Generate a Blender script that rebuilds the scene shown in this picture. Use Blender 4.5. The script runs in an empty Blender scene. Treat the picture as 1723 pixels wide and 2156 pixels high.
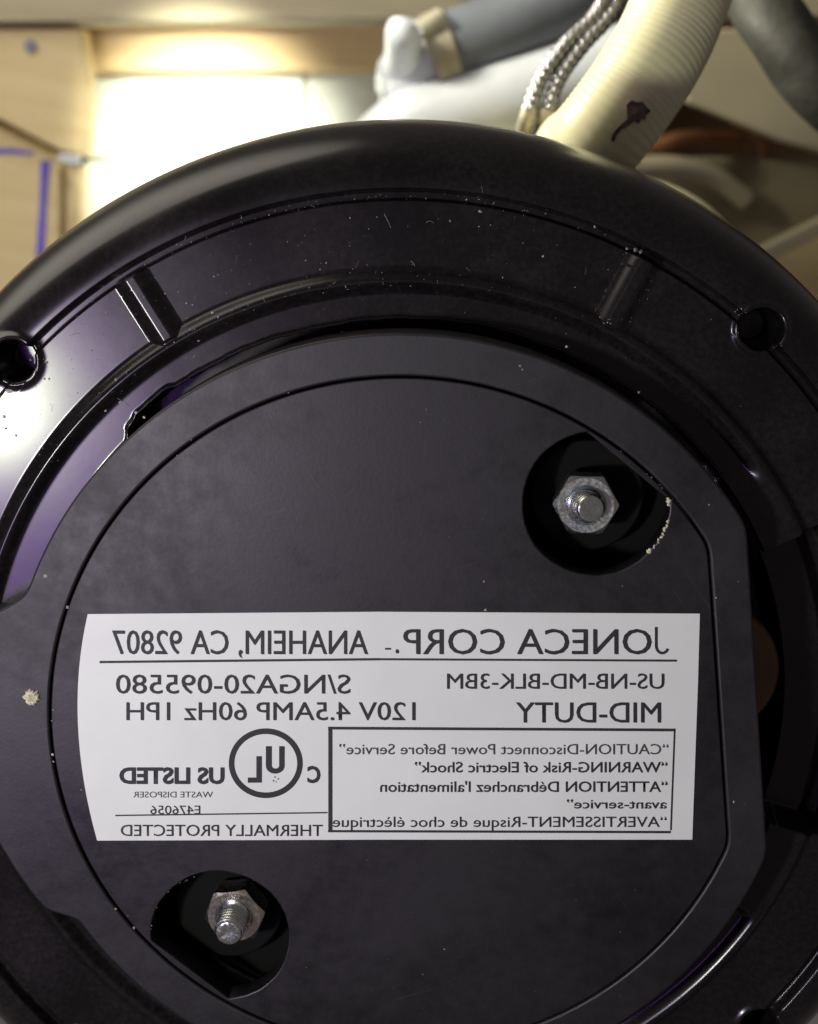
import bpy, bmesh, math, random
import numpy as np
from mathutils import Vector, Matrix

random.seed(7); rng = np.random.default_rng(7)
scn = bpy.context.scene
COL = scn.collection
MM = 0.001
R_ = math.radians

# ------------------------------------------------------------------ camera
# bench frame used while building: disc face in the xy plane, z towards the viewer (mm).
# At the end everything is turned over so that the face looks down at the floor.
TILT, ROLL = R_(11.82), R_(3.53)
CAM = Vector((-0.9, 80.4, 225.0))
FPX, W_, H_ = 3300.0, 1723.0, 2156.0
FW = Vector((0, -math.sin(TILT), -math.cos(TILT)))
up0 = Vector((0, math.cos(TILT), -math.sin(TILT))); ri0 = Vector((1, 0, 0))
RI = ri0 * math.cos(ROLL) + up0 * math.sin(ROLL)
UP = up0 * math.cos(ROLL) - ri0 * math.sin(ROLL)

cam_d = bpy.data.cameras.new('camera'); cam = bpy.data.objects.new('camera', cam_d); COL.objects.link(cam)
cam_d.sensor_fit = 'VERTICAL'; cam_d.sensor_height = 24.0; cam_d.lens = 24.0 * FPX / H_
cam_d.clip_start = 0.005; cam_d.clip_end = 20
M3 = Matrix((RI, UP, -FW)).transposed()
cam.matrix_world = Matrix.Translation(CAM * MM) @ M3.to_4x4()
cam_d.dof.use_dof = True; cam_d.dof.focus_distance = 0.238; cam_d.dof.aperture_fstop = 12.0
scn.camera = cam

scn.view_settings.view_transform = 'Standard'; scn.view_settings.look = 'None'
scn.view_settings.exposure = 0.0; scn.view_settings.gamma = 1.0

# ------------------------------------------------------------------ light
wd = bpy.data.worlds.new('World'); scn.world = wd; wd.use_nodes = True
bg = wd.node_tree.nodes['Background']; bg.inputs[0].default_value = (1.0, 0.88, 0.84, 1); bg.inputs[1].default_value = 0.09

def lamp(name, kind, loc, tgt, power, color, size=0.02, spot=None, blend=0.5):
    d = bpy.data.lights.new(name, kind); o = bpy.data.objects.new(name, d); COL.objects.link(o)
    d.energy = power; d.color = color
    if kind == 'AREA': d.shape = 'DISK'; d.size = size
    else: d.shadow_soft_size = size
    if kind == 'SPOT': d.spot_size = R_(spot); d.spot_blend = blend
    v = (Vector(tgt) - Vector(loc)).normalized()
    o.matrix_world = Matrix.Translation(Vector(loc) * MM) @ v.to_track_quat('-Z', 'Y').to_matrix().to_4x4()
    return o

# torch held beside the camera, to the left: bright core, then an added violet disc
lamp('hand_torch_core', 'AREA', (-130, 8, 226), (-20, 10, 0), 0.39, (0.90, 1.0, 0.70), 0.022)
lamp('violet_flare_fill', 'AREA', (-140, -6, 229), (-30, 10, 0), 0.20, (0.50, 0.20, 1.0), 0.115)  # added lamp: imitates violet lens flare on the left of the shell
# work light shining on the back of the cabinet: hot core, then two added fill lamps
lamp('work_light_core', 'SPOT', (-66, 119, -165), (-69, 83, -275), 2.8, (1.0, 1.0, 0.80), 0.010, 47, 1.0)
lamp('background_fill', 'SPOT', (-250, 330, -110), (-20, 105, -240), 5.5, (1.0, 0.95, 0.76), 0.22, 130, 0.8)  # added wide lamp, brightens the boards and the top of the shell
lamp('hose_side_fill', 'SPOT', (-170, 200, -95), (55, 112, -110), 4.2, (1.0, 0.96, 0.80), 0.02, 60, 1.0)  # added side lamp, brightens the hoses from the left

# ------------------------------------------------------------------ helpers
def at(px, py, z=0.0):
    """picture point (1723 x 2156 scale) carried onto the plane at height z (mm)"""
    d = RI * (px - W_ / 2) - UP * (py - H_ / 2) + FW * FPX
    return CAM + d * ((z - CAM.z) / d.z)

def tag(o, label=None, cat=None, group=None, kind=None):
    if label: o['label'] = label
    if cat: o['category'] = cat
    if group: o['group'] = group
    if kind: o['kind'] = kind
    return o

def empty(name, loc=(0, 0, 0)):
    o = bpy.data.objects.new(name, None); COL.objects.link(o); o.location = Vector(loc) * MM
    o.empty_display_size = 0.01
    return o

def sharpen(me, ang=35):
    bm = bmesh.new(); bm.from_mesh(me)
    for f in bm.faces: f.smooth = abs(f.normal.z) < 0.9995 or f.calc_area() < 2e-8
    for e in bm.edges:
        if len(e.link_faces) != 2 or e.calc_face_angle(0) > R_(ang): e.smooth = False
    bm.to_mesh(me); bm.free()

def mesh_obj(name, verts, faces, mat, parent=None, sharp=35, recalc=False):
    """verts in mm, bench frame"""
    me = bpy.data.meshes.new(name)
    v = np.asarray([tuple(p) for p in verts], dtype=float) if not isinstance(verts, np.ndarray) else verts
    off = np.array(parent_off(parent))
    me.from_pydata(((v - off) * MM).tolist(), [], faces if isinstance(faces, list) else faces.tolist())
    me.materials.append(mat)
    if recalc:
        bm = bmesh.new(); bm.from_mesh(me); bmesh.ops.recalc_face_normals(bm, faces=bm.faces); bm.to_mesh(me); bm.free()
    if sharp is None:
        me.polygons.foreach_set('use_smooth', [True] * len(me.polygons))
    else: sharpen(me, sharp)
    o = bpy.data.objects.new(name, me); COL.objects.link(o)
    if parent: o.parent = parent
    return o

def parent_off(p):
    off = Vector((0, 0, 0))
    while p:
        off += p.location / MM; p = p.parent
    return off

def curve_mesh(loops, extrude, bevel, res=2):
    """filled 2D outline(s) -> mesh data (mm)"""
    cu = bpy.data.curves.new('outline', 'CURVE'); cu.dimensions = '2D'; cu.fill_mode = 'BOTH'
    cu.extrude = extrude - bevel; cu.bevel_depth = bevel; cu.bevel_resolution = res; cu.offset = -bevel
    for lp in loops:
        s = cu.splines.new('POLY'); s.points.add(len(lp) - 1); s.use_cyclic_u = True
        for i, p in enumerate(lp): s.points[i].co = (p[0], p[1], 0, 1)
    o = bpy.data.objects.new('outline', cu); COL.objects.link(o)
    dg = bpy.context.evaluated_depsgraph_get(); me = o.evaluated_get(dg).to_mesh()
    v = np.array([tuple(x.co) for x in me.vertices]); f = [list(p.vertices) for p in me.polygons]
    o.evaluated_get(dg).to_mesh_clear(); bpy.data.objects.remove(o); bpy.data.curves.remove(cu)
    return v, f

def slab(name, loops, ztop, thick, mat, parent=None, bevel=0.3, res=2, sharp=35):
    v, f = curve_mesh(loops, thick / 2, bevel, res)
    v[:, 2] += ztop - thick / 2
    bm = bmesh.new()
    vs = [bm.verts.new(p) for p in v]
    for q in f:
        try: bm.faces.new([vs[i] for i in q])
        except ValueError: pass
    bmesh.ops.remove_doubles(bm, verts=bm.verts, dist=1e-4)
    bmesh.ops.recalc_face_normals(bm, faces=bm.faces)
    bm.verts.ensure_lookup_table(); bm.verts.index_update()
    vv = np.array([tuple(x.co) for x in bm.verts]); ff = [[x.index for x in fc.verts] for fc in bm.faces]; bm.free()
    return mesh_obj(name, vv, ff, mat, parent, sharp)

def pslab(name, pts, z, thick, mat, parent=None, bevel=0.6):
    return slab(name, [[at(x, y, z)[:2] for x, y in pts]], z, thick, mat, parent, bevel)

def smooth_path(pts, n=60):
    P = [Vector(p) for p in pts]; P = [P[0] * 2 - P[1]] + P + [P[-1] * 2 - P[-2]]
    out = []
    for i in range(1, len(P) - 2):
        for k in range(n):
            t = k / n
            out.append(0.5 * ((2 * P[i]) + (P[i + 1] - P[i - 1]) * t + (2 * P[i - 1] - 5 * P[i] + 4 * P[i + 1] - P[i + 2]) * t * t
                              + (3 * P[i] - P[i - 1] - 3 * P[i + 1] + P[i + 2]) * t ** 3))
    out.append(P[-2]); return out

def tube(name, path, rad, mat, parent=None, seg=32, wall=None, sharp=50):
    """rad: number or f(s, phi) in mm; wall: inner wall thickness for an open end, else capped"""
    n = len(path); T = [(path[min(i + 1, n - 1)] - path[max(i - 1, 0)]).normalized() for i in range(n)]
    a = T[0].orthogonal().normalized(); s = 0.0; V = []; F = []
    rings = []
    for i in range(n):
        if i: s += (path[i] - path[i - 1]).length
        a = (a - T[i] * a.dot(T[i])).normalized(); b = T[i].cross(a)
        ring = []
        for k in range(seg):
            ph = 2 * math.pi * k / seg
            r = rad(s, ph) if callable(rad) else rad
            ring.append(path[i] + (a * math.cos(ph) + b * math.sin(ph)) * r)
        rings.append(ring)
    if wall:
        for e, sgn in ((0, 1), (n - 1, -1)):
            c = path[e]
            inner = [c + (p - c) * (1 - wall) for p in rings[e if e == 0 else len(rings) - 1]]
            deep = [p + T[e] * sgn * 9 for p in inner]
            if e == 0: rings = [deep, inner] + rings; 
            else: rings = rings + [inner, deep]
    for r in rings: V += r
    for i in range(len(rings) - 1):
        for k in range(seg):
            k2 = (k + 1) % seg
            F.append([i * seg + k, i * seg + k2, (i + 1) * seg + k2, (i + 1) * seg + k])
    F.append(list(range(seg))[::-1]); F.append([(len(rings) - 1) * seg + k for k in range(seg)])
    return mesh_obj(name, V, F, mat, parent, sharp, recalc=True)

# ------------------------------------------------------------------ materials
def new_mat(name):
    m = bpy.data.materials.new(name); m.use_nodes = True
    nt = m.node_tree; b = nt.nodes['Principled BSDF']
    return m, nt, b
def node(nt, t, **kw):
    n = nt.nodes.new(t)
    for k, v in kw.items():
        if k in n.inputs: n.inputs[k].default_value = v
        else: setattr(n, k, v)
    return n
def coords(nt, scale=(1, 1, 1), rot=(0, 0, 0)):
    v = nt.nodes.new('ShaderNodeTexCoord').outputs['Object']
    for kw in (('Rotation', rot), ('Scale', scale)):
        mp = nt.nodes.new('ShaderNodeMapping'); mp.inputs[kw[0]].default_value = kw[1]
        nt.links.new(v, mp.inputs['Vector']); v = mp.outputs[0]
    return v
def noise(nt, vec, scale, detail=4, rough=0.55):
    n = node(nt, 'ShaderNodeTexNoise', Scale=scale, Detail=detail, Roughness=rough); nt.links.new(vec, n.inputs['Vector']); return n.outputs['Fac']
def ramp(nt, fac, stops):
    r = nt.nodes.new('ShaderNodeValToRGB'); e = r.color_ramp.elements
    while len(e) < len(stops): e.new(0.5)
    for x, (p, c) in zip(e, stops):
        x.position = p; x.color = c if len(c) == 4 else (*c, 1)
    nt.links.new(fac, r.inputs[0]); return r.outputs[0]
def g(v): return (v, v, v, 1)
def bump(nt, b, h, strength, dist):
    n = node(nt, 'ShaderNodeBump', Strength=strength, Distance=dist); nt.links.new(h, n.inputs['Height'])
    nt.links.new(n.outputs[0], b.inputs['Normal']); return n
def simple(name, col, rough=0.5, metal=0.0, nscale=200, var=0.25, bmp=0.0, bscale=600, bdist=0.0004, spec=0.5, rvar=0.1):
    m, nt, b = new_mat(name)
    v = coords(nt); f = noise(nt, v, nscale)
    lo = tuple(max(0, c * (1 - var)) for c in col); hi = tuple(min(1, c * (1 + var)) for c in col)
    nt.links.new(ramp(nt, f, [(0.3, lo), (0.7, hi)]), b.inputs['Base Color'])
    nt.links.new(ramp(nt, f, [(0.3, g(max(0.02, rough - rvar))), (0.7, g(min(1, rough + rvar)))]), b.inputs['Roughness'])
    b.inputs['Metallic'].default_value = metal; b.inputs['Specular IOR Level'].default_value = spec
    if bmp: bump(nt, b, noise(nt, v, bscale, 3), bmp, bdist)
    return m

def paint_mat():
    m, nt, b = new_mat('gloss_black_enamel')
    v = coords(nt)
    sm = noise(nt, v, 38, 6, 0.65); sp = noise(nt, v, 1100, 4, 0.75)
    film = node(nt, 'ShaderNodeMath', operation='MULTIPLY'); nt.links.new(sm, film.inputs[0]); nt.links.new(sp, film.inputs[1])
    nt.links.new(ramp(nt, film.outputs[0], [(0.2, (0.006, 0.005, 0.0055)), (0.42, (0.020, 0.018, 0.018))]), b.inputs['Base Color'])
    nt.links.new(ramp(nt, sm, [(0.3, g(0.25)), (0.75, g(0.36))]), b.inputs['Roughness'])
    b.inputs['Coat Weight'].default_value = 0.5; b.inputs['Specular IOR Level'].default_value = 0.22; b.inputs['Specular Tint'].default_value = (0.90, 0.76, 1.0, 1)  # violet tint puts lens flare colour into the enamel's reflections
    nt.links.new(ramp(nt, sm, [(0.3, g(0.14)), (0.75, g(0.21))]), b.inputs['Coat Roughness'])
    bump(nt, b, noise(nt, v, 260, 2), 0.022, 0.0006)
    return m
def rubber_mat(name, base, r0, r1):
    m, nt, b = new_mat(name)
    v = coords(nt)
    sm = node(nt, 'ShaderNodeTexNoise', Scale=26.0, Detail=7.0, Roughness=0.62, Distortion=0.6); nt.links.new(v, sm.inputs['Vector']); sm = sm.outputs['Fac']
    mot = noise(nt, v, 330, 5, 0.7); fine = noise(nt, v, 1500, 3, 0.6)
    mx = node(nt, 'ShaderNodeMath', operation='MULTIPLY_ADD'); nt.links.new(mot, mx.inputs[0]); mx.inputs[1].default_value = 0.45; nt.links.new(sm, mx.inputs[2])
    # hairline scratches in two directions
    scr = None
    for rot, sc in ((0.9, 60), (-0.35, 45)):
        q = noise(nt, coords(nt, (1, 45, 1), (0, 0, rot)), sc, 2, 0.5)
        q = ramp(nt, q, [(0.70, g(0.0)), (0.76, g(1.0))])
        if scr is None: scr = q
        else:
            ad = node(nt, 'ShaderNodeMath', operation='MAXIMUM'); nt.links.new(scr, ad.inputs[0]); nt.links.new(q, ad.inputs[1]); scr = ad.outputs[0]
    col = ramp(nt, mx.outputs[0], [(0.55, tuple(c * 0.7 for c in base)), (0.95, tuple(c * 1.7 for c in base))])
    mc = node(nt, 'ShaderNodeMix', data_type='RGBA'); nt.links.new(col, mc.inputs[6]); mc.inputs[7].default_value = (0.05, 0.048, 0.045, 1)
    k = node(nt, 'ShaderNodeMath', operation='MULTIPLY'); nt.links.new(scr, k.inputs[0]); k.inputs[1].default_value = 0.35; nt.links.new(k.outputs[0], mc.inputs[0])
    nt.links.new(mc.outputs[2], b.inputs['Base Color'])
    nt.links.new(ramp(nt, mx.outputs[0], [(0.5, g(r0)), (0.95, g(r1))]), b.inputs['Roughness'])
    b.inputs['Specular IOR Level'].default_value = 0.7; b.inputs['Specular Tint'].default_value = (0.95, 0.88, 1.0, 1)  # reflections tinted violet: flare colour put into the material
    bump(nt, b, fine, 0.22, 0.00006); return m
def steel_mat(name='zinc_plated_steel', tint=(1, 1, 1)):
    m, nt, b = new_mat(name)
    v = coords(nt); f = noise(nt, v, 420, 5, 0.65)
    stp = [(0.25, (0.54, 0.55, 0.58)), (0.42, (0.74, 0.79, 0.84)), (0.56, (0.76, 0.77, 0.70)), (0.66, (0.72, 0.68, 0.72)), (0.8, (0.80, 0.84, 0.88))]
    nt.links.new(ramp(nt, f, [(p, tuple(c * t for c, t in zip(q, tint))) for p, q in stp]), b.inputs['Base Color'])
    nt.links.new(ramp(nt, noise(nt, v, 1800, 3), [(0.3, g(0.18)), (0.7, g(0.36))]), b.inputs['Roughness'])
    b.inputs['Metallic'].default_value = 1.0
    bump(nt, b, noise(nt, v, 2600, 3), 0.15, 0.00006)
    return m
def wood_mat(name, c0, c1, rot=0.0, rough=0.6):
    m, nt, b = new_mat(name)
    v = coords(nt, (1, 14, 1), (0, 0, rot)); f = noise(nt, v, 14, 8, 0.6)
    v2 = coords(nt, (2, 60, 2), (0, 0, rot)); f2 = noise(nt, v2, 20, 4, 0.6)
    mx = node(nt, 'ShaderNodeMath', operation='MULTIPLY_ADD'); nt.links.new(f2, mx.inputs[0]); mx.inputs[1].default_value = 0.4; nt.links.new(f, mx.inputs[2])
    nt.links.new(ramp(nt, mx.outputs[0], [(0.45, c0), (0.95, c1)]), b.inputs['Base Color'])
    b.inputs['Roughness'].default_value = rough; bump(nt, b, f2, 0.2, 0.0008)
    return m

M_PAINT = paint_mat()
M_PLATE = rubber_mat('black_moulded_plastic', (0.0042, 0.0037, 0.0042), 0.34, 0.66)
M_RING = rubber_mat('black_rubber', (0.0085, 0.0082, 0.0084), 0.38, 0.64)
M_DARK = simple('black_recess', (0.004, 0.004, 0.004), 0.7, spec=0.15)
M_STEEL = steel_mat(); M_RUSTY = steel_mat('browned_steel', (1.0, 0.89, 0.83))
M_DARKSTEEL = simple('oiled_steel', (0.10, 0.09, 0.09), 0.25, 1.0, 500, 0.4)
M_LABEL = simple('matt_silver_sticker', (0.86, 0.87, 0.86), 0.4, 0.0, 60, 0.03)
M_INK = simple('dark_grey_ink', (0.024, 0.024, 0.030), 0.6, 0, 3000, 0.35)
M_INK2 = simple('faded_grey_ink', (0.06, 0.06, 0.07), 0.6, 0, 2500, 0.5)
M_DUST = simple('pale_dust', (0.40, 0.39, 0.36), 0.8, 0, 160, 0.7)
M_CRUMB = simple('cream_crumb', (0.72, 0.68, 0.50), 0.85, 0, 900, 0.25, 0.8, 2500, 0.0003)
M_BROWN = simple('rust_brown', (0.15, 0.068, 0.024), 0.45, 0, 80, 0.3)
M_WALL = simple('white_painted_block', (0.74, 0.77, 0.72), 0.8, 0, 90, 0.10, 0.6, 500, 0.0006)
M_TAN = wood_mat('tan_plywood', (0.70, 0.53, 0.26), (0.84, 0.68, 0.40), 0.1)
M_BEAM = wood_mat('pale_pine', (0.66, 0.46, 0.22), (0.80, 0.60, 0.34), 0.0)
M_SHELF = wood_mat('greyed_board', (0.42, 0.36, 0.24), (0.54, 0.47, 0.33), 0.0)
M_BROWNWOOD = wood_mat('brown_stained_wood', (0.10, 0.055, 0.025), (0.20, 0.11, 0.05), 0.4)
M_PVC = simple('white_plastic_pipe', (0.66, 0.69, 0.74), 0.35, 0, 60, 0.05)
M_GREYHOSE = simple('blue_grey_rubber', (0.15, 0.165, 0.19), 0.55, 0, 70, 0.15, 0.2, 500, 0.0004)
M_CREAM = simple('cream_plastic', (0.78, 0.73, 0.48), 0.35, 0, 40, 0.06)
for _n in M_CREAM.node_tree.nodes:
    if _n.type == 'BSDF_PRINCIPLED':
        _n.inputs['Subsurface Weight'].default_value = 0.35; _n.inputs['Subsurface Radius'].default_value = (1.0, 0.8, 0.4); _n.inputs['Subsurface Scale'].default_value = 0.003
M_STAIN = simple('black_grime', (0.16, 0.11, 0.095), 0.7, 0, 420, 0.85)
M_BLACKHOSE = simple('dark_foam', (0.042, 0.042, 0.034), 0.6, 0, 160, 0.35, 0.2, 350, 0.0012)
M_BRAID = simple('braided_steel', (0.30, 0.30, 0.32), 0.3, 1.0, 900, 0.2)
M_BRASS = simple('brass_band', (0.55, 0.44, 0.24), 0.35, 1.0, 200, 0.2)
M_CLAMP = simple('dull_clamp_steel', (0.40, 0.36, 0.27), 0.6, 0.3, 200, 0.2)
M_COPPER = simple('copper', (0.20, 0.085, 0.03), 0.55, 0.3, 80, 0.35)
M_BLUE = simple('blue_marker_ink', (0.13, 0.10, 0.62), 0.6, 0, 300, 0.25)
M_NAIL = simple('galvanised_nail', (0.22, 0.25, 0.33), 0.5, 0.3, 300, 0.2)
M_OLIVE = simple('olive_beige_board', (0.20, 0.165, 0.105), 0.6, 0, 25, 0.3)
M_BEIGE = simple('beige_enamel', (0.50, 0.44, 0.31), 0.5, 0, 30, 0.12)

# ------------------------------------------------------------------ the disposer
disp = tag(empty('garbage_disposal'), 'black glossy round garbage disposer seen from its underside, white printed rating label on its base', 'garbage disposal')

def sstep(a, b, x):
    t = np.clip((x - a) / (b - a), 0, 1); return t * t * (3 - 2 * t)
RIBS = (66.2, 124.5); HOLES = (51.5, 140.4)
def adiff(a, b): return (a - b + 180) % 360 - 180
def torn(th):
    t = np.radians(th)
    n = 0.35 * np.sin(9 * t + 1) + 0.25 * np.sin(23 * t) + 0.18 * np.sin(61 * t + 2) + 0.1 * np.sin(140 * t)
    w = sstep(50, 62, th) * (1 - sstep(150, 160, th))
    return 60.6 + 0.28 * n * w * (1 - sstep(136, 138, th)) + 0.5 * sstep(127, 128.5, th) * (1 - sstep(134, 135.5, th)) - 1.7 * sstep(136, 138.5, th) * (1 - sstep(230, 240, th))
def shoulder(r):
    q = np.clip((r - 80.4) / 9.6, 0, 1)
    return -8.1 - 15.5 * (1 - np.sqrt(np.clip(1 - q * q, 0, 1)))
def height(r, th):
    """surface height of the moulded lower shell (mm) at polar r, th (degrees)"""
    z = np.full(np.broadcast(r, th).shape, -9.2)
    # lugs where the inner recess is filled up
    lugR = sstep(-29.2, -27.4, adiff(th, 0)) * (1 - sstep(36.5, 41.5, adiff(th, 0)))
    lugL = sstep(172, 174, th % 360) * (1 - sstep(203, 205, th % 360))
    lug = np.clip(lugR + lugL, 0, 1)
    # recess floor, ridge and pocket
    rec = np.full(r.shape, -9.1)
    rise = sstep(64.3, 66.5, r)
    inner = rec * (1 - rise) + (-7.7) * rise
    inner = inner * (1 - lug) + (-7.7) * lug
    pocket = sstep(66.4, 68.7, r) * (1 - sstep(77.5, 78.3, r) * 0.0)
    z = inner * (1 - pocket) + (-9.3) * pocket
    # ribs across the pocket
    for a in RIBS:
        d = np.abs(np.radians(adiff(th, a))) * r
        rb = (1 - sstep(0.5, 3.0, d)) * sstep(66.5, 67.5, r) * (1 - sstep(78.0, 78.6, r))
        z = np.maximum(z, -9.3 + 1.7 * rb + (z + 9.3) * 0)
    # groove in front of the outer shoulder
    z = z - 1.1 * sstep(78.0, 78.35, r) * (1 - sstep(79.3, 79.9, r))
    sh = sstep(79.3, 79.9, r)
    z = np.where(r > 80.4, shoulder(r), z * (1 - sh) + (-8.1) * sh)
    # open pocket beside the right flat of the base
    pk = sstep(-14.5, -13.0, adiff(th, 0)) * (1 - sstep(27.0, 28.5, adiff(th, 0))) * (1 - sstep(70, 72, r))
    z = z - 7.0 * pk
    # screw holes
    for a in HOLES + (231.5, 320.4):
        hx, hy = 79.8 * math.cos(R_(a)), 79.8 * math.sin(R_(a))
        d = np.hypot(r * np.cos(np.radians(th)) - hx, r * np.sin(np.radians(th)) - hy)
        z = z + 0.55 * np.exp(-((d - 3.7) / 0.5) ** 2) - (z + 19.0) * (1 - sstep(2.35, 3.25, d))
    # torn paint edge, then the drop beside the base
    z = z - 14 * (1 - sstep(torn(th) - 0.25, torn(th) + 0.12, r)) * (1 - 0.0 * lug)
    z = z + 0.45 * np.exp(-((r - torn(th) - 0.35) / 0.28) ** 2) * (1 - lug)
    return z
def th_samples():
    t = set(np.round(np.arange(0, 360, 0.3), 3))
    for a in RIBS + HOLES:
        t |= set(np.round(np.arange(a - 3.2, a + 3.2, 0.075), 3))
    return np.array(sorted(t))
th = th_samples()
rr = np.concatenate([np.arange(56, 59.6, 0.9), np.arange(59.6, 62.2, 0.13), np.arange(62.2, 64.4, 0.3), np.arange(64.4, 69.2, 0.16),
                     np.arange(69.2, 76.4, 0.3), np.arange(76.4, 83.6, 0.16), np.arange(83.6, 87, 0.4)])
RRg, THg = np.meshgrid(rr, th, indexing='ij')
Z = height(RRg, THg)
rings = [np.stack([RRg * np.cos(np.radians(THg)), RRg * np.sin(np.radians(THg)), Z], -1)]
tail = [(80.4 + 9.6 * math.sin(a), -8.1 - 15.5 * (1 - math.cos(a))) for a in np.linspace(math.asin((87 - 80.4) / 9.6) + 0.05, math.pi / 2, 9)]
tail += [(90.3, -27), (90.3, -29), (89.6, -29.6), (89.6, -30.6), (90.2, -31.2), (90.0, -60), (89.5, -84), (88, -90), (82, -96), (64, -103), (60, -106), (58, -116), (58, -176), (46, -180), (46, -205)]
for r, z in tail:
    rings.append(np.stack([r * np.cos(np.radians(th)), r * np.sin(np.radians(th)), np.full(len(th), z)], -1)[None])
G = np.concatenate(rings, 0); nr, ntn = G.shape[:2]
idx = np.arange(nr * ntn).reshape(nr, ntn)
a, b_ = idx[:-1], idx[1:]
F = np.stack([a, b_, np.roll(b_, -1, 1), np.roll(a, -1, 1)], -1).reshape(-1, 4)
shell = mesh_obj('lower_shell', G.reshape(-1, 3), F, M_PAINT, disp, sharp=None)

# --- base: ring, centre plate, wells, nuts
def polar_interp(pts, base):
    """closed outline r(theta) from sampled (theta, r) points over a base radius"""
    def f(t):
        t = (t + 180) % 360 - 180
        for seg in pts:
            ts = [p[0] for p in seg]
            if ts[0] <= t <= ts[-1]:
                return float(np.interp(t, ts, [p[1] for p in seg]))
        return base
    return f
def flat_cut(t, base, d):
    return min(base, d / max(0.2, math.cos(R_(t - 9.4)))) if math.cos(R_(t - 9.4)) > 0.2 else base
seam_f = lambda t: flat_cut(t, 53.2, 47.8)
tab_f = polar_interp([[(163.2, 59.5), (164.5, 60.3), (167, 63.0), (170, 66.5), (172, 68), (176, 69), (180, 69)],
                      [(-180, 69), (-172, 68.3), (-165, 66.8), (-159.5, 64.9), (-150, 63.4), (-147.2, 62.7), (-145.4, 59.8)]], 59.5)
outer_f = lambda t: flat_cut(t, tab_f(t), 53.6)
def outline(f, d=0.0, n=720, sm=7):
    r = np.array([f(360 * i / n) for i in range(n)])
    k = np.ones(sm) / sm; r = np.convolve(np.concatenate([r[-sm:], r, r[:sm]]), k, 'same')[sm:-sm] + d
    return [((r[i]) * math.cos(2 * math.pi * i / n), (r[i]) * math.sin(2 * math.pi * i / n)) for i in range(n)]
ring = slab('rim_gasket', [outline(outer_f), outline(seam_f, 0.13)], 0.12, 9.0, M_RING, disp, 0.42, 3)

HC = [(26.35, 36.3), (-26.2, -35.85)]
def bolt_hole(c, n=120):
    hx, hy = c; d = math.hypot(hx, hy); ux, uy = hx / d, hy / d; out = []
    for i in range(n):
        a = 2 * math.pi * i / n; rad = 10.75 + 0.05 * math.sin(5 * a + hx) + 0.04 * random.uniform(-1, 1)
        x, y = hx + rad * math.cos(a), hy + rad * math.sin(a)
        e = x * ux + y * uy - 52.0 if hx > 0 else x * ux + y * uy - 51.9
        if e > 0: x -= ux * e; y -= uy * e
        out.append((x, y))
    return out
plate = slab('base_plate', [outline(seam_f, -0.16), bolt_hole(HC[0]), bolt_hole(HC[1])], 0.0, 4.0, M_PLATE, disp, 0.22, 3)
slab('inner_bracket', [outline(seam_f, 1.0)], -12.5, 1.2, M_DARK, disp, 0.2)
for c in HC:
    loop = [(c[0] * 0.985 + 8.6 * math.cos(t), c[1] * 0.985 + 8.6 * math.sin(t)) for t in np.linspace(0, 2 * math.pi, 65)[:-1]]
    slab('nut_seat', [loop], -8.6, 3.4, M_DARK, disp, 0.4)

def hex_nut(c, rot, ztop, tilt, mat):
    V, Fc = [], []; n = 96; a = 4.3; Rc = 4.15; h = 4.2; ib = 2.35
    prof = []
    for i in range(n):
        t = 2 * math.pi * i / n; m = (t + math.pi / 6) % (math.pi / 3) - math.pi / 6
        # corners at multiples of 60 degrees offset by 30
        Rh = a / math.cos((t % (math.pi / 3)) - math.pi / 6)
        Rh = min(Rh, 4.9)
        prof.append((t, [(Rh - 0.1, -h), (Rh, -h + 0.15), (Rh, -(Rh - Rc) * 0.62 - 0.02), (Rc, 0), (ib + 0.7, -0.02), (ib, -0.75), (ib - 0.1, -3.5)]))
    for t, p in prof:
        for r, z in p: V.append(Vector((r * math.cos(t), r * math.sin(t), z)))
    k = len(prof[0][1])
    for i in range(n):
        j = (i + 1) % n
        for q in range(k - 1): Fc.append([i * k + q, j * k + q, j * k + q + 1, i * k + q + 1])
    M = Matrix.Translation((c[0], c[1], ztop)) @ tilt @ Matrix.Rotation(rot, 4, 'Z')
    return mesh_obj('hex_nut', [M @ v for v in V], Fc, mat, disp, 22, recalc=True)
def stud(c, ztop, length, tilt, below=9):
    V, Fc = [], []; n = 48; P = 0.8; zs = list(np.arange(-below, length - 0.35, 0.08))
    for z in zs:
        for i in range(n):
            ph = (z / P + i / n) % 1.0; tri = abs(ph * 2 - 1); r = 1.92 + 0.34 * min(1, tri * 1.25)
            V.append(Vector((r * math.cos(2 * math.pi * i / n), r * math.sin(2 * math.pi * i / n), z)))
    rows = len(zs)
    for r, z in ((1.98, length - 0.22), (1.9, length - 0.05), (1.8, length), (1.2, length + 0.02), (0.6, length - 0.05)):
        for i in range(n):
            t = 2 * math.pi * i / n; dz = 0.09 * random.uniform(-1, 1) if r < 1.6 else 0.03 * random.uniform(-1, 1)
            V.append(Vector((r * math.cos(t), r * math.sin(t), z + dz)))
        rows += 1
    for k in range(rows - 1):
        for i in range(n):
            j = (i + 1) % n; Fc.append([k * n + i, k * n + j, (k + 1) * n + j, (k + 1) * n + i])
    Fc.append([(rows - 1) * n + i for i in range(n)])
    M = Matrix.Translation((c[0], c[1], ztop)) @ tilt
    return mesh_obj('threaded_stud', [M @ v for v in V], Fc, M_STEEL, disp, 60, recalc=True)
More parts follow.
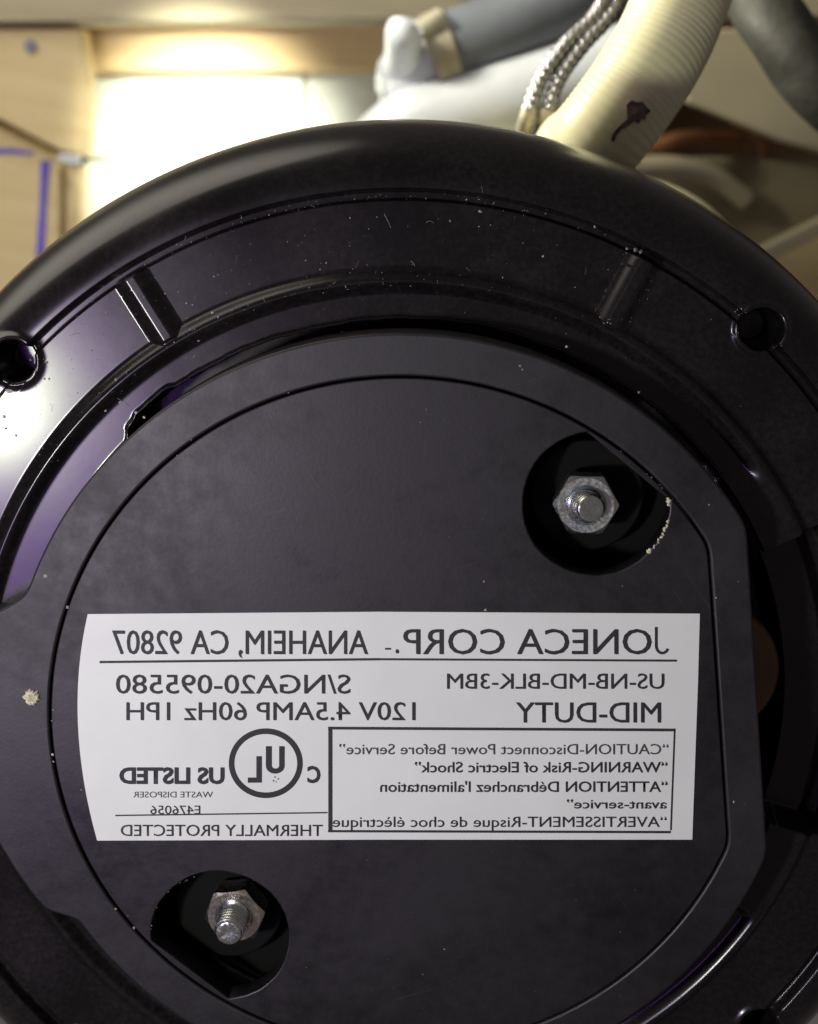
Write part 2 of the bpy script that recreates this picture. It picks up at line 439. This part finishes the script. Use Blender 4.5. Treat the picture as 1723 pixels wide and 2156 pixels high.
def washer(c, ztop):
    o = [(c[0] + 5.7 * math.cos(t), c[1] + 5.7 * math.sin(t)) for t in np.linspace(0, 2 * math.pi, 65)[:-1]]
    i_ = [(c[0] + 2.7 * math.cos(t), c[1] + 2.7 * math.sin(t)) for t in np.linspace(0, 2 * math.pi, 65)[:-1]]
    return slab('washer', [o, i_], ztop, 0.9, M_STEEL, disp, 0.35)
n1 = at(1234, 1064, -2.2); n2 = at(493, 1931, -2.4)
T1 = Matrix.Rotation(R_(11), 4, 'Y'); T2 = Matrix.Rotation(R_(-3), 4, 'Y') @ Matrix.Rotation(R_(4), 4, 'X')
hex_nut(n1, R_(3), -2.2, Matrix.Rotation(R_(-4), 4, 'Y'), M_STEEL); stud(n1, -2.2, 2.7, T1)
hex_nut(n2, R_(12), -2.4, T2, M_RUSTY); stud(n2, -2.4, 4.9, T2)
disc_c = at(1500, 1412, -12)
lp = [(disc_c.x + 10.6 * math.cos(t), disc_c.y + 10.6 * math.sin(t)) for t in np.linspace(0, 2 * math.pi, 65)[:-1]]
slab('brown_disc', [lp], -11.5, 5, M_BROWN, disp, 1.2, 4)  # brown disc, partly under the flat edge of the base

# --- rating label and its printing (it reads mirrored in the place, as in the photograph)
LZ = 0.10
LY, LX = (1293, 1380, 1450, 1520, 1600, 1690, 1770), (185, 170, 164, 164, 171, 185, 205)
edge = [(185, 1293), (800, 1288), (1474, 1292), (1470, 1440), (1458, 1768), (800, 1768)] + [(float(np.interp(y, LY, LX)) if False else float(np.polyval(np.polyfit(LY, LX, 4), y)), y) for y in np.linspace(1770, 1300, 40)]
label = slab('rating_label', [[at(x, y, LZ)[:2] for x, y in edge]], LZ, 0.09, M_LABEL, disp, 0.02, 1)
TZ = LZ + 0.022
def flat_mesh(name, v2, faces, mat):
    vs = [at(x, y, TZ) for x, y in v2]
    return mesh_obj(name, vs, faces, mat, label, None, recalc=False)
def text(s, xr, xl, ytop, ybase, mat=None, bold=0.0, slope=0.0, name='printed_line'):
    cu = bpy.data.curves.new('t', 'FONT'); cu.body = s; cu.size = 1.0; cu.offset = bold; cu.resolution_u = 3
    o = bpy.data.objects.new('t', cu); COL.objects.link(o)
    dg = bpy.context.evaluated_depsgraph_get(); me = o.evaluated_get(dg).to_mesh()
    v = np.array([tuple(x.co) for x in me.vertices]); f = [list(p.vertices)[::-1] for p in me.polygons]
    o.evaluated_get(dg).to_mesh_clear(); bpy.data.objects.remove(o); bpy.data.curves.remove(cu)
    x0, x1 = v[:, 0].min(), v[:, 0].max(); CAP = 0.727
    u = (v[:, 0] - x0) / (x1 - x0)
    px = xr + (xl - xr) * u; py = ybase + (ytop - ybase) * v[:, 1] / CAP - slope * (px - xr)
    n = len(v); w = 0.020 * abs(ybase - ytop)
    vs = [at(x - w, y, TZ) for x, y in zip(px, py)] + [at(x + w, y + w * 0.7, TZ + 0.006) for x, y in zip(px, py)]
    return mesh_obj(name, vs, f + [[k + n for k in q] for q in f], mat or M_INK, label, None)
def bar(x0, y0, x1, y1, t0, t1=None, name='printed_rule', mat=None):
    t1 = t1 or t0; dx, dy = x1 - x0, y1 - y0; L = math.hypot(dx, dy); nx, ny = -dy / L, dx / L
    return [(x0 + nx * t0 / 2, y0 + ny * t0 / 2), (x1 + nx * t1 / 2, y1 + ny * t1 / 2), (x1 - nx * t1 / 2, y1 - ny * t1 / 2), (x0 - nx * t0 / 2, y0 - ny * t0 / 2)]
def polys(name, quads, mat=None):
    V, Fc = [], []
    for q in quads:
        Fc.append([len(V) + i for i in range(len(q))]); V += q
    o = flat_mesh(name, V, Fc, mat or M_INK)
    bm = bmesh.new(); bm.from_mesh(o.data)
    bmesh.ops.recalc_face_normals(bm, faces=bm.faces)
    for f in bm.faces:
        if f.normal.z < 0: f.normal_flip()
    bm.to_mesh(o.data); bm.free(); return o
text('ONECA CORP', 1372, 850, 1321, 1377, bold=-0.002)
q = [[(1379, 1320), (1385.5, 1320), (1385.5, 1360), (1379, 1360)]]
for i in range(10):
    a0, a1 = math.pi - 2.75 * i / 10, math.pi - 2.75 * (i + 1) / 10
    q.append([(1395 + 16 * math.cos(a0), 1360 + 18 * math.sin(a0)), (1395 + 16 * math.cos(a1), 1360 + 18 * math.sin(a1)),
              (1395 + 9.5 * math.cos(a1), 1360 + 12 * math.sin(a1)), (1395 + 9.5 * math.cos(a0), 1360 + 12 * math.sin(a0))])
polys('printed_letter', q)
text('.', 840, 834, 1321, 1375); polys('printed_rule', [bar(811, 1366, 824, 1366, 4)])
text('ANAHEIM, CA 92807', 775, 237, 1324, 1377, bold=-0.002)
polys('printed_rule', [bar(210, 1394, 800, 1388, 5), bar(800, 1388, 1426, 1391, 4.5)])
text('US-NB-MD-BLK-3BM', 1399, 942, 1416, 1450)
text('S/NGA20-095580', 738, 245, 1418, 1460)
text('MID-DUTY', 1392, 1087, 1476, 1521, bold=0.0)
text('120V 4.5AMP 60Hz 1PH', 875, 267, 1476, 1516)
polys('printed_frame', [bar(691, 1533, 1423, 1537, 6), bar(696, 1530, 696, 1750, 9), bar(1421, 1537, 1413, 1748, 4), bar(691, 1750, 1413, 1752, 5)])
text('“CAUTION-Disconnect Power Before Service”', 1408, 715, 1565, 1588, M_INK2)
text('“WARNING-Risk of Electric Shock”', 1406, 874, 1603, 1626, M_INK, bold=0.008)
text('“ATTENTION Débranchez l\'alimentation', 1406, 801, 1644, 1667, M_INK, bold=0.008)
text('avant-service”', 1404, 1194, 1682, 1702, M_INK, bold=0.008)
text('“AVERTISSEMENT-Risque de choc élèctrique', 1404, 701, 1718, 1741, M_INK)
q = []
for i in range(72):
    a0, a1 = 2 * math.pi * i / 72, 2 * math.pi * (i + 1) / 72
    q.append([(560 + 78 * math.cos(a0), 1607 + 73.5 * math.sin(a0)), (560 + 78 * math.cos(a1), 1607 + 73.5 * math.sin(a1)),
              (560 + 66 * math.cos(a1), 1607 + 61.5 * math.sin(a1)), (560 + 66 * math.cos(a0), 1607 + 61.5 * math.sin(a0))])
polys('printed_ring', q)
q = [[(560, 1571), (573, 1571), (573, 1612), (560, 1612)], [(588, 1571), (600, 1571), (600, 1612), (588, 1612)]]
for i in range(16):
    a0, a1 = math.pi * i / 16, math.pi * (i + 1) / 16
    q.append([(580 + 20 * math.cos(a0), 1612 + 17 * math.sin(a0)), (580 + 20 * math.cos(a1), 1612 + 17 * math.sin(a1)),
              (580.5 + 7.5 * math.cos(a1), 1612 + 6 * math.sin(a1)), (580.5 + 7.5 * math.cos(a0), 1612 + 6 * math.sin(a0))])
q += [[(540, 1592), (552, 1592), (552, 1648), (540, 1648)], [(522, 1637), (540, 1637), (540, 1648), (522, 1648)]]
polys('printed_mark', q)
polys('printed_dot', [bar(578, 1636, 581, 1636, 3), bar(585, 1640, 588, 1640, 3), bar(575, 1643, 578, 1645, 3), bar(581, 1646, 583, 1646, 3)], M_INK2)
text('C', 675, 648, 1612, 1647, bold=0.03)
text('US LISTED', 473, 252, 1615, 1649, bold=0.032)
text('WASTE DISPOSER', 449, 281, 1666, 1679, M_INK2)
text('E476056', 422, 317, 1695, 1714)
polys('printed_rule', [bar(243, 1717, 690, 1711, 3)])
text('THERMALLY PROTECTED', 680, 255, 1735, 1760)

# --- dust, chips and fibres lying on the disposer
def dust_cloud(name, spots, mat, kind='stuff', par=None):
    V, Fc = [], []
    for x, y, z, s, el in spots:
        n = random.choice((4, 5, 6)); a0 = random.uniform(0, 6.3); k = len(V)
        for i in range(n):
            t = a0 + 2 * math.pi * i / n; rd = s * random.uniform(0.55, 1.1)
            ex, ey = rd * math.cos(t) * el, rd * math.sin(t); c, sn = math.cos(a0), math.sin(a0)
            V.append((x + ex * c - ey * sn, y + ex * sn + ey * c, z + 0.01))
        V.append((x + random.uniform(-.2, .2) * s, y + random.uniform(-.2, .2) * s, z + 0.02 + s * random.uniform(0.4, 0.8)))
        for i in range(n): Fc.append([k + i, k + (i + 1) % n, k + n])
    return tag(mesh_obj(name, V, Fc, mat, par or disp, 20), kind=kind)
def on_shell(r, t): return float(height(np.array([r]), np.array([t]))[0])
spots = []
for _ in range(300):
    m = random.random()
    if m < 0.55: t, r = random.gauss(105, 26), random.uniform(66, 79)
    elif m < 0.75: t, r = random.gauss(142, 9), random.uniform(67, 80)
    elif m < 0.9: t, r = random.gauss(118, 25), random.choice((78.6, 66.4, 68.2)) + random.gauss(0, 0.4)
    else: t, r = random.uniform(48, 160), random.uniform(61.6, 66)
    if not 42 < t < 162: continue
    z = on_shell(r, t)
    if z < -12: continue
    s = min(0.22, 0.036 * math.exp(random.gauss(0, 0.6)) + 0.015)
    spots.append((r * math.cos(R_(t)), r * math.sin(R_(t)), z, s, random.choice((1, 1, 1.3, 2.2))))
for _ in range(130):                                # lint caught along the grooves and the ribs
    k = random.random()
    if k < 0.5: t, r = random.gauss(104, 26), 78.7 + random.gauss(0, 0.35)
    elif k < 0.8: t, r = random.gauss(112, 24), 66.2 + random.gauss(0, 0.7)
    else: t, r = random.choice((64.2, 68.2, 122.6, 126.6)) + random.gauss(0, 0.25), random.uniform(68.5, 78)
    if 46 < t < 158: spots.append((r * math.cos(R_(t)), r * math.sin(R_(t)), on_shell(r, t), random.uniform(0.03, 0.085), random.choice((1, 1.5, 2.5))))
for px, py, s in ((150, 700, .2), (190, 740, .2), (100, 800, .22), (160, 830, .16), (60, 760, .2), (75, 780, .25), (95, 765, .22), (90, 800, .2), (120, 690, .14), (300, 640, .16), (390, 640, .14), (250, 850, .25), (262, 858, .2), (285, 870, .24), (300, 882, .22), (240, 905, .16), (290, 960, .18), (1340, 528, .32), (1352, 531, .3), (1322, 524, .25), (1255, 478, .25), (1012, 445, .28), (720, 702, .3), (745, 708, .34), (245, 800, .3), (15, 826, .55), (5, 880, .4), (220, 866, .3), (8, 905, .35), (30, 920, .3), (446, 660, .28), (460, 668, .2)):
    p = at(px, py, -8); r, t = math.hypot(p.x, p.y), math.degrees(math.atan2(p.y, p.x))
    spots.append((p.x, p.y, max(-9.3, on_shell(r, t)), s, 1.2))
dust_cloud('dust', spots, M_DUST)
ps = []
for _ in range(150):
    t, r = random.uniform(0, 2 * math.pi), 58.5 * math.sqrt(random.random())
    x, y = r * math.cos(t), r * math.sin(t)
    if any(math.hypot(x - c[0], y - c[1]) < 11.5 for c in HC) or (-42 < x < 42 and -20 < y < 18): continue
    if r > outer_f(math.degrees(t)) - 1: continue
    ps.append((x, y, 0.1 if r > 53 else 0.0, min(.13, 0.035 * math.exp(random.gauss(0, 0.5))), random.choice((1, 1.6))))
for px, py, s in ((97, 1213, .33), (143, 1278, .28), (113, 1495, .22), (110, 1517, .22), (112, 1588, .24), (113, 1603, .2), (283, 1953, .3), (245, 1913, .22), (1545, 1688, .3), (1508, 1258, .24), (1193, 730, .2), (1095, 770, .2), (1100, 778, .16), (1345, 826, .22), (1022, 1284, .3), (965, 1306, .08), (1493, 1062, .18), (936, 1998, .16)):
    p = at(px, py, 0.0); ps.append((p.x, p.y, 0.1, s, 1.1))
dust_cloud('dust', ps, M_DUST)
def fibres(spots, mat):
    V, Fc = [], []
    for x, y, z, L, w in spots:
        a = random.uniform(0, 6.3); cv = random.gauss(0, 0.5); p = Vector((x, y, z)); n = 7; k = len(V)
        for i in range(n):
            d = Vector((math.cos(a), math.sin(a), 0)); nn = Vector((-d.y, d.x, 0)) * w
            zz = z + 0.05 + 0.12 * math.sin(math.pi * i / (n - 1))
            V += [(p.x + nn.x, p.y + nn.y, zz), (p.x - nn.x, p.y - nn.y, zz), (p.x, p.y, zz + w * 1.5)]
            p = p + d * (L / n); a += cv * 0.35
        for i in range(n - 1):
            o = k + 3 * i
            Fc += [[o, o + 2, o + 5, o + 3], [o + 2, o + 1, o + 4, o + 5]]
    return tag(mesh_obj('fibre', V, Fc, mat, disp, None), kind='stuff')
fs = []
for _ in range(34):
    t, r = random.gauss(108, 24), random.choice((random.uniform(67, 80), random.gauss(67, 0.6), random.gauss(78.8, 0.5)))
    if not 45 < t < 160: continue
    z = on_shell(r, t)
    if z > -11: fs.append((r * math.cos(R_(t)), r * math.sin(R_(t)), z, random.uniform(0.4, 1.5), 0.014))
for px, py, L in ((823, 480, 2.6), (897, 470, 1.6), (865, 550, 1.2), (270, 860, 3), (240, 830, 2.4), (140, 710, 2), (410, 690, 1.5)):
    p = at(px, py, -8); fs.append((p.x, p.y, -8.9, L, 0.022))
fibres(fs, M_DUST)

def lump(name, c, sx, sy, sz, mat, n=26):
    V, Fc = [], []; m = 6
    offs = [random.uniform(0.75, 1.15) for _ in range(n)]
    for k in range(m):
        q = k / (m - 1); rad = math.cos(q * math.pi / 2) ** 0.6
        for i in range(n):
            t = 2 * math.pi * i / n; rd = rad * offs[i] * random.uniform(0.93, 1.07)
            sq = 1 / max(abs(math.cos(t)), abs(math.sin(t))) ** 0.6
            V.append((c.x + sx * rd * sq * math.cos(t + .5), c.y + sy * rd * sq * math.sin(t + .5), c.z + sz * math.sin(q * math.pi / 2) * random.uniform(0.8, 1.15)))
    for k in range(m - 1):
        for i in range(n):
            j = (i + 1) % n; Fc.append([k * n + i, k * n + j, (k + 1) * n + j, (k + 1) * n + i])
    return mesh_obj(name, V, Fc, mat, None, 40)
crumb = tag(lump('crumb', at(67, 1466, 0.12), 1.15, 1.25, 0.8, M_CRUMB), 'pale cream crumb stuck to the black rim left of the white label', 'crumb')
def flakes_along(pts, s, mat, n):
    out = []
    for i in range(n):
        u = random.random() * (len(pts) - 1); k = int(u); f = u - k
        x = pts[k][0] * (1 - f) + pts[k + 1][0] * f + random.gauss(0, 1.2); y = pts[k][1] * (1 - f) + pts[k + 1][1] * f + random.gauss(0, 1.2)
        p = at(x, y, 0); out.append((p.x, p.y, -0.1, s * random.uniform(0.5, 1.3), 1.5))
    return out
chips = flakes_along([(1410, 1095), (1400, 1120), (1385, 1145), (1360, 1170)], 0.26, M_CRUMB, 34) + flakes_along([(1408, 1050), (1409, 1062)], 0.3, M_CRUMB, 5)
chips += flakes_along([(316, 1968), (320, 1930), (335, 1895), (365, 1865), (410, 1848)], 0.06, M_CRUMB, 40) + flakes_along([(505, 2112), (540, 2095), (580, 2060)], 0.09, M_CRUMB, 26)
chips += flakes_along([(1300, 945), (1345, 985), (1385, 1018), (1400, 1035)], 0.07, M_CRUMB, 18)
dust_cloud('paint_chip', chips, M_CRUMB)

# ------------------------------------------------------------------ behind the disposer
ZB = -275
wall = tag(empty('wall', at(450, 300, ZB)), kind='structure')
for pts in (((186, 152), (640, 150), (640, 333), (182, 333)), ((645, 150), (1330, 148), (1330, 333), (645, 333)),
            ((178, 339), (420, 339), (420, 900), (170, 900)), ((425, 339), (1100, 339), (1100, 900), (425, 900))):
    pslab('block', pts, ZB, 40, M_WALL, wall, 1.0)
tag(pslab('backing_board', [(-500, -500), (2300, -500), (2300, 1500), (-500, 1500)], ZB - 22, 12, M_BROWNWOOD), 'dark stained board closing the back of the cabinet behind everything', 'board')
tag(pslab('wooden_beam', [(120, 50), (1560, 40), (1560, 146), (120, 150)], ZB + 14, 34, M_BEAM, None, 1.2), 'pale pine beam running behind the white pipe fitting', 'beam')
tag(pslab('shelf_board', [(-400, -420), (1800, -420), (1800, 38), (-400, 50)], ZB + 40, 18, M_SHELF, None, 1.2), 'greyish board edge along the very top above the pine beam', 'board')
pb = tag(empty('nailed_plywood', at(60, 160, ZB + 36)), 'tan plywood panel with a round nail head, at the left', 'panel')
pslab('panel_face', [(-400, 56), (168, 60), (183, 160), (180, 330), (128, 318), (0, 252), (-400, 90)], ZB + 36, 14, M_TAN, pb, 0.8)
nc = at(65, 97, ZB + 36.2)
slab('nail_head', [[(nc.x + 1.75 * math.cos(t), nc.y + 1.75 * math.sin(t)) for t in np.linspace(0, 6.283, 25)[:-1]]], ZB + 37.0, 1.4, M_NAIL, pb, 0.4)
pl = tag(empty('plywood_offcut', at(40, 420, ZB + 30)), 'tan plywood offcut with blue marker strokes below the nailed panel', 'panel')
pslab('panel_face', [(-400, 110), (0, 268), (126, 336), (122, 900), (-400, 900)], ZB + 30, 12, M_TAN, pl, 0.8)
pslab('marker_stroke', [(86, 338), (106, 338), (98, 430), (92, 560), (74, 560), (84, 430)], ZB + 30.4, 0.3, M_BLUE, pl, 0.05)
pslab('marker_stroke', [(-20, 311), (30, 313), (70, 320), (70, 327), (30, 323), (-20, 324)], ZB + 30.4, 0.3, M_BLUE, pl, 0.05)
tag(pslab('plywood_strip', [(136, 344), (170, 348), (160, 900), (132, 900)], ZB + 26, 10, M_TAN, None, 0.8), 'narrow tan strip beside the marked plywood offcut', 'strip')
tag(pslab('metal_bracket', [(122, 322), (168, 326), (166, 346), (150, 348), (122, 340)], ZB + 42, 3, M_PVC, None, 0.5), 'small pale bracket between the two plywood pieces', 'bracket')

# white drain fitting
def P(*pts): return smooth_path([at(*p) for p in pts], 14)
dr = tag(empty('drain_pipe', at(900, 190, -190)), 'white plastic drain pipe with an open upright branch, below the grey hose', 'pipe')
tube('pipe_body', P((740, 405, -186), (850, 288, -182), (970, 240, -180), (1200, 172, -180), (1400, 110, -182)), 10.5, M_PVC, dr, 40)
tube('branch', P((853, 62, -168), (851, 72, -169), (849, 120, -178), (842, 165, -186), (836, 225, -190)), lambda s, ph: 4.3 + 0.35 * min(1, s / 0.8), M_PVC, dr, 36)
tube('collar', P((848, 145, -183), (842, 178, -190)), lambda s, ph: 6.0 + 0.45 * abs(math.cos(6 * ph)), M_PVC, dr, 36)
tube('outlet_stub', P((846, 200, -186), (890, 150, -183), (935, 118, -181)), 6.6, M_PVC, dr, 36)
gh = tag(empty('grey_hose', at(1050, 70, -178)), 'thick blue-grey rubber hose fixed with a brass band to the white pipe', 'hose')
tube('hose_body', P((915, 112, -180), (960, 95, -180), (1060, 60, -180), (1200, 5, -182), (1420, -90, -190)), 8.9, M_GREYHOSE, gh, 48)
cl = tube('hose_clamp', P((905, 116, -180), (930, 106, -180), (955, 97, -180)), 9.7, M_CLAMP, gh, 48)
cp = at(906, 52, -172)
tube('clamp_screw', [cp + Vector((-2.5, -2, 0)), cp + Vector((2.5, 2, 0))], 2.6, M_CLAMP, cl, 16)
tag(pslab('wood_block', [(1070, 130), (1215, 70), (1240, 92), (1100, 150)], -215, 14, M_COPPER, None, 1.0), 'small orange-brown wood block seen between the grey hose and braided lines', 'block')

# hoses and lines
def corr(base, amp, pitch):
    def f(s, ph):
        u = (s / pitch + ph / (2 * math.pi)) % 1.0
        return base + amp * math.sin(math.pi * u) ** 0.7
    return f
ch = tag(empty('cream_hose', at(1330, 150, -66)), 'cream corrugated plastic drain hose with a black grime mark', 'hose')
e0 = at(1246, 306, -66); er = math.hypot(e0.x, e0.y)
def ext(k, z): return Vector((e0.x * k / er, e0.y * k / er, z))
path = smooth_path([at(1496, -260, -78), at(1466, -100, -74), at(1410, 60, -68), at(1342, 180, -64), at(1246, 306, -66), ext(er - 1, -92), ext(er - 6, -130), ext(er - 14, -190)], 46)
tube('hose_body', path, corr(8.5, 0.2, 1.15), M_CREAM, ch, 40, sharp=80)
hp = at(1322, 250, -92)
def stain(px, py, z, pts):
    c = at(px, py, z)
    o = slab('grime_mark', [[(c.x + x * 1.2, c.y + y * 1.15) for x, y in pts]], c.z, 0.3, M_STAIN, ch, 0.05)
    off = parent_off(ch)
    for v in o.data.vertices:                       # wrap the mark round the hose
        w = v.co / MM + off; best = None
        for k in range(len(path) - 1):
            p0, p1 = path[k], path[k + 1]; d = p1 - p0; d2 = Vector((d.x, d.y)); u = Vector((w.x - p0.x, w.y - p0.y))
            f = max(0, min(1, u.dot(d2) / max(1e-9, d2.length_squared))); q = p0 + d * f
            dist = math.hypot(w.x - q.x, w.y - q.y)
            if best is None or dist < best[0]: best = (dist, q.z)
        v.co.z = (best[1] + math.sqrt(max(0, 8.7 ** 2 - best[0] ** 2)) * 1.01 + 0.3 + (w.z - c.z) - off.z) * MM
stain(1330, 240, -58, [(-1.3, 1.2), (-.6, 1.9), (.4, 1.6), (1.1, 1.8), (1.7, 1.1), (2.5, .5), (1.9, -.1), (1.8, -.9), (1.2, -.7), (.9, -1.5), (.2, -1.1), (-.7, -2.0), (-1.6, -2.5), (-2.2, -3.4), (-2.5, -4.4), (-3.0, -4.5), (-2.8, -3.2), (-2.1, -2.0), (-1.0, -1.0)])
def braid(n, amp, base, pitch):
    def f(s, ph):
        return base + amp * abs(math.sin(n * ph + s * 2 * math.pi / pitch)) * abs(math.sin(n * ph - s * 2 * math.pi / pitch)) ** 0.5
    return f
for k, (dx, lab) in enumerate(((0, 'braided steel water line nearer the white pipe'), (38, 'braided steel water line nearer the cream hose'))):
    t = tag(empty('braided_line', at(1180 + dx, 130, -95)), lab, 'water line', 'braided steel water lines')
    pth = smooth_path([at(1325 + dx, -120, -100 - k), at(1262 + dx * 0.8, 20, -98), at(1190 + dx, 95, -96), at(1140 + dx, 165, -95), at(1114 + dx, 235, -94)], 46)
    tube('braided_sleeve', pth, braid(4, 0.42, 1.2, 3.4), M_BRAID, t, 40, sharp=80)
    tube('crimp_end', smooth_path([at(1115 + dx, 230, -94), at(1106 + dx, 262, -95), at(1098 + dx, 300, -104)], 6), 1.6, M_CLAMP, t, 24)
tag(tube('black_hose', smooth_path([at(1500, -200, -150), at(1580, -40, -135), at(1652, 82, -125), (at(1750, 205, -122)), at(1880, 320, -130)], 30), lambda s, ph: 7.2 + 0.25 * math.sin(ph * 3 + s * .3), M_BLACKHOSE, None, 40), 'dark foam covered hose crossing the upper right corner', 'hose')
tag(pslab('enamel_sheet', [(1420, 60), (1760, 60), (1760, 330), (1640, 296), (1560, 262), (1450, 216)], -225, 6, M_BEIGE, None, 1.0), 'beige enamel panel edge beneath the dark foam hose', 'panel')
tag(tube('copper_pipe', P((1330, 322, -230), (1390, 306, -228), (1450, 292, -230), (1560, 300, -240)), 2.4, M_COPPER, None, 24), 'rusty copper pipe in the dark gap right of the cream hose', 'pipe')
tag(tube('pipe_elbow', P((1545, 250, -236), (1590, 272, -232), (1612, 300, -236), (1608, 340, -246)), lambda s, ph: 2.0 + 0.5 * math.exp(-((s - 3) / 1.2) ** 2), M_COPPER, None, 24), 'small rusty pipe elbow under the edge of the beige enamel sheet', 'pipe')
tag(tube('pale_pipe', P((1330, 352, -226), (1420, 350, -228), (1500, 372, -232), (1570, 420, -236)), 3.0, M_BEIGE, None, 24), 'blurred pale pipe lying on the olive board behind the disposer', 'pipe')
tag(pslab('side_board', [(1330, 330), (1800, 330), (1800, 540), (1720, 490), (1600, 560), (1330, 480)], -240, 14, M_OLIVE, None, 1.2), 'dull olive beige board right of the disposer under the copper pipe', 'board')
tag(pslab('wooden_batten', [(1560, 545), (1800, 425), (1800, 458), (1560, 585)], -222, 8, M_BEIGE, None, 0.8), 'thin pale batten slanting behind the right shoulder of the disposer', 'batten')
tag(pslab('corner_board', [(1560, 560), (1800, 450), (1800, 900), (1560, 900)], -236, 12, M_TAN, None, 0.8), 'reddish brown board below the slanting pale batten', 'board')
bp = [Vector((r * math.cos(R_(a)), r * math.sin(R_(a)), z)) for a, r, z in ((74, 72, -160), (70, 84, -138), (66, 88, -122), (61, 92, -110), (55, 93.6, -104), (49, 92.6, -106), (43, 88, -116), (38, 84, -138), (34, 72, -165))]
tag(tube('beige_pipe', smooth_path(bp, 12), 4.2, M_CREAM, None, 24), 'beige pipe curving close behind the right shoulder of the disposer', 'pipe')

# ------------------------------------------------------------------ turn the whole place the right way up
FLIP = Matrix.Rotation(math.pi, 4, 'X')
for o in list(scn.objects):
    if o.parent is None: o.matrix_world = FLIP @ o.matrix_world
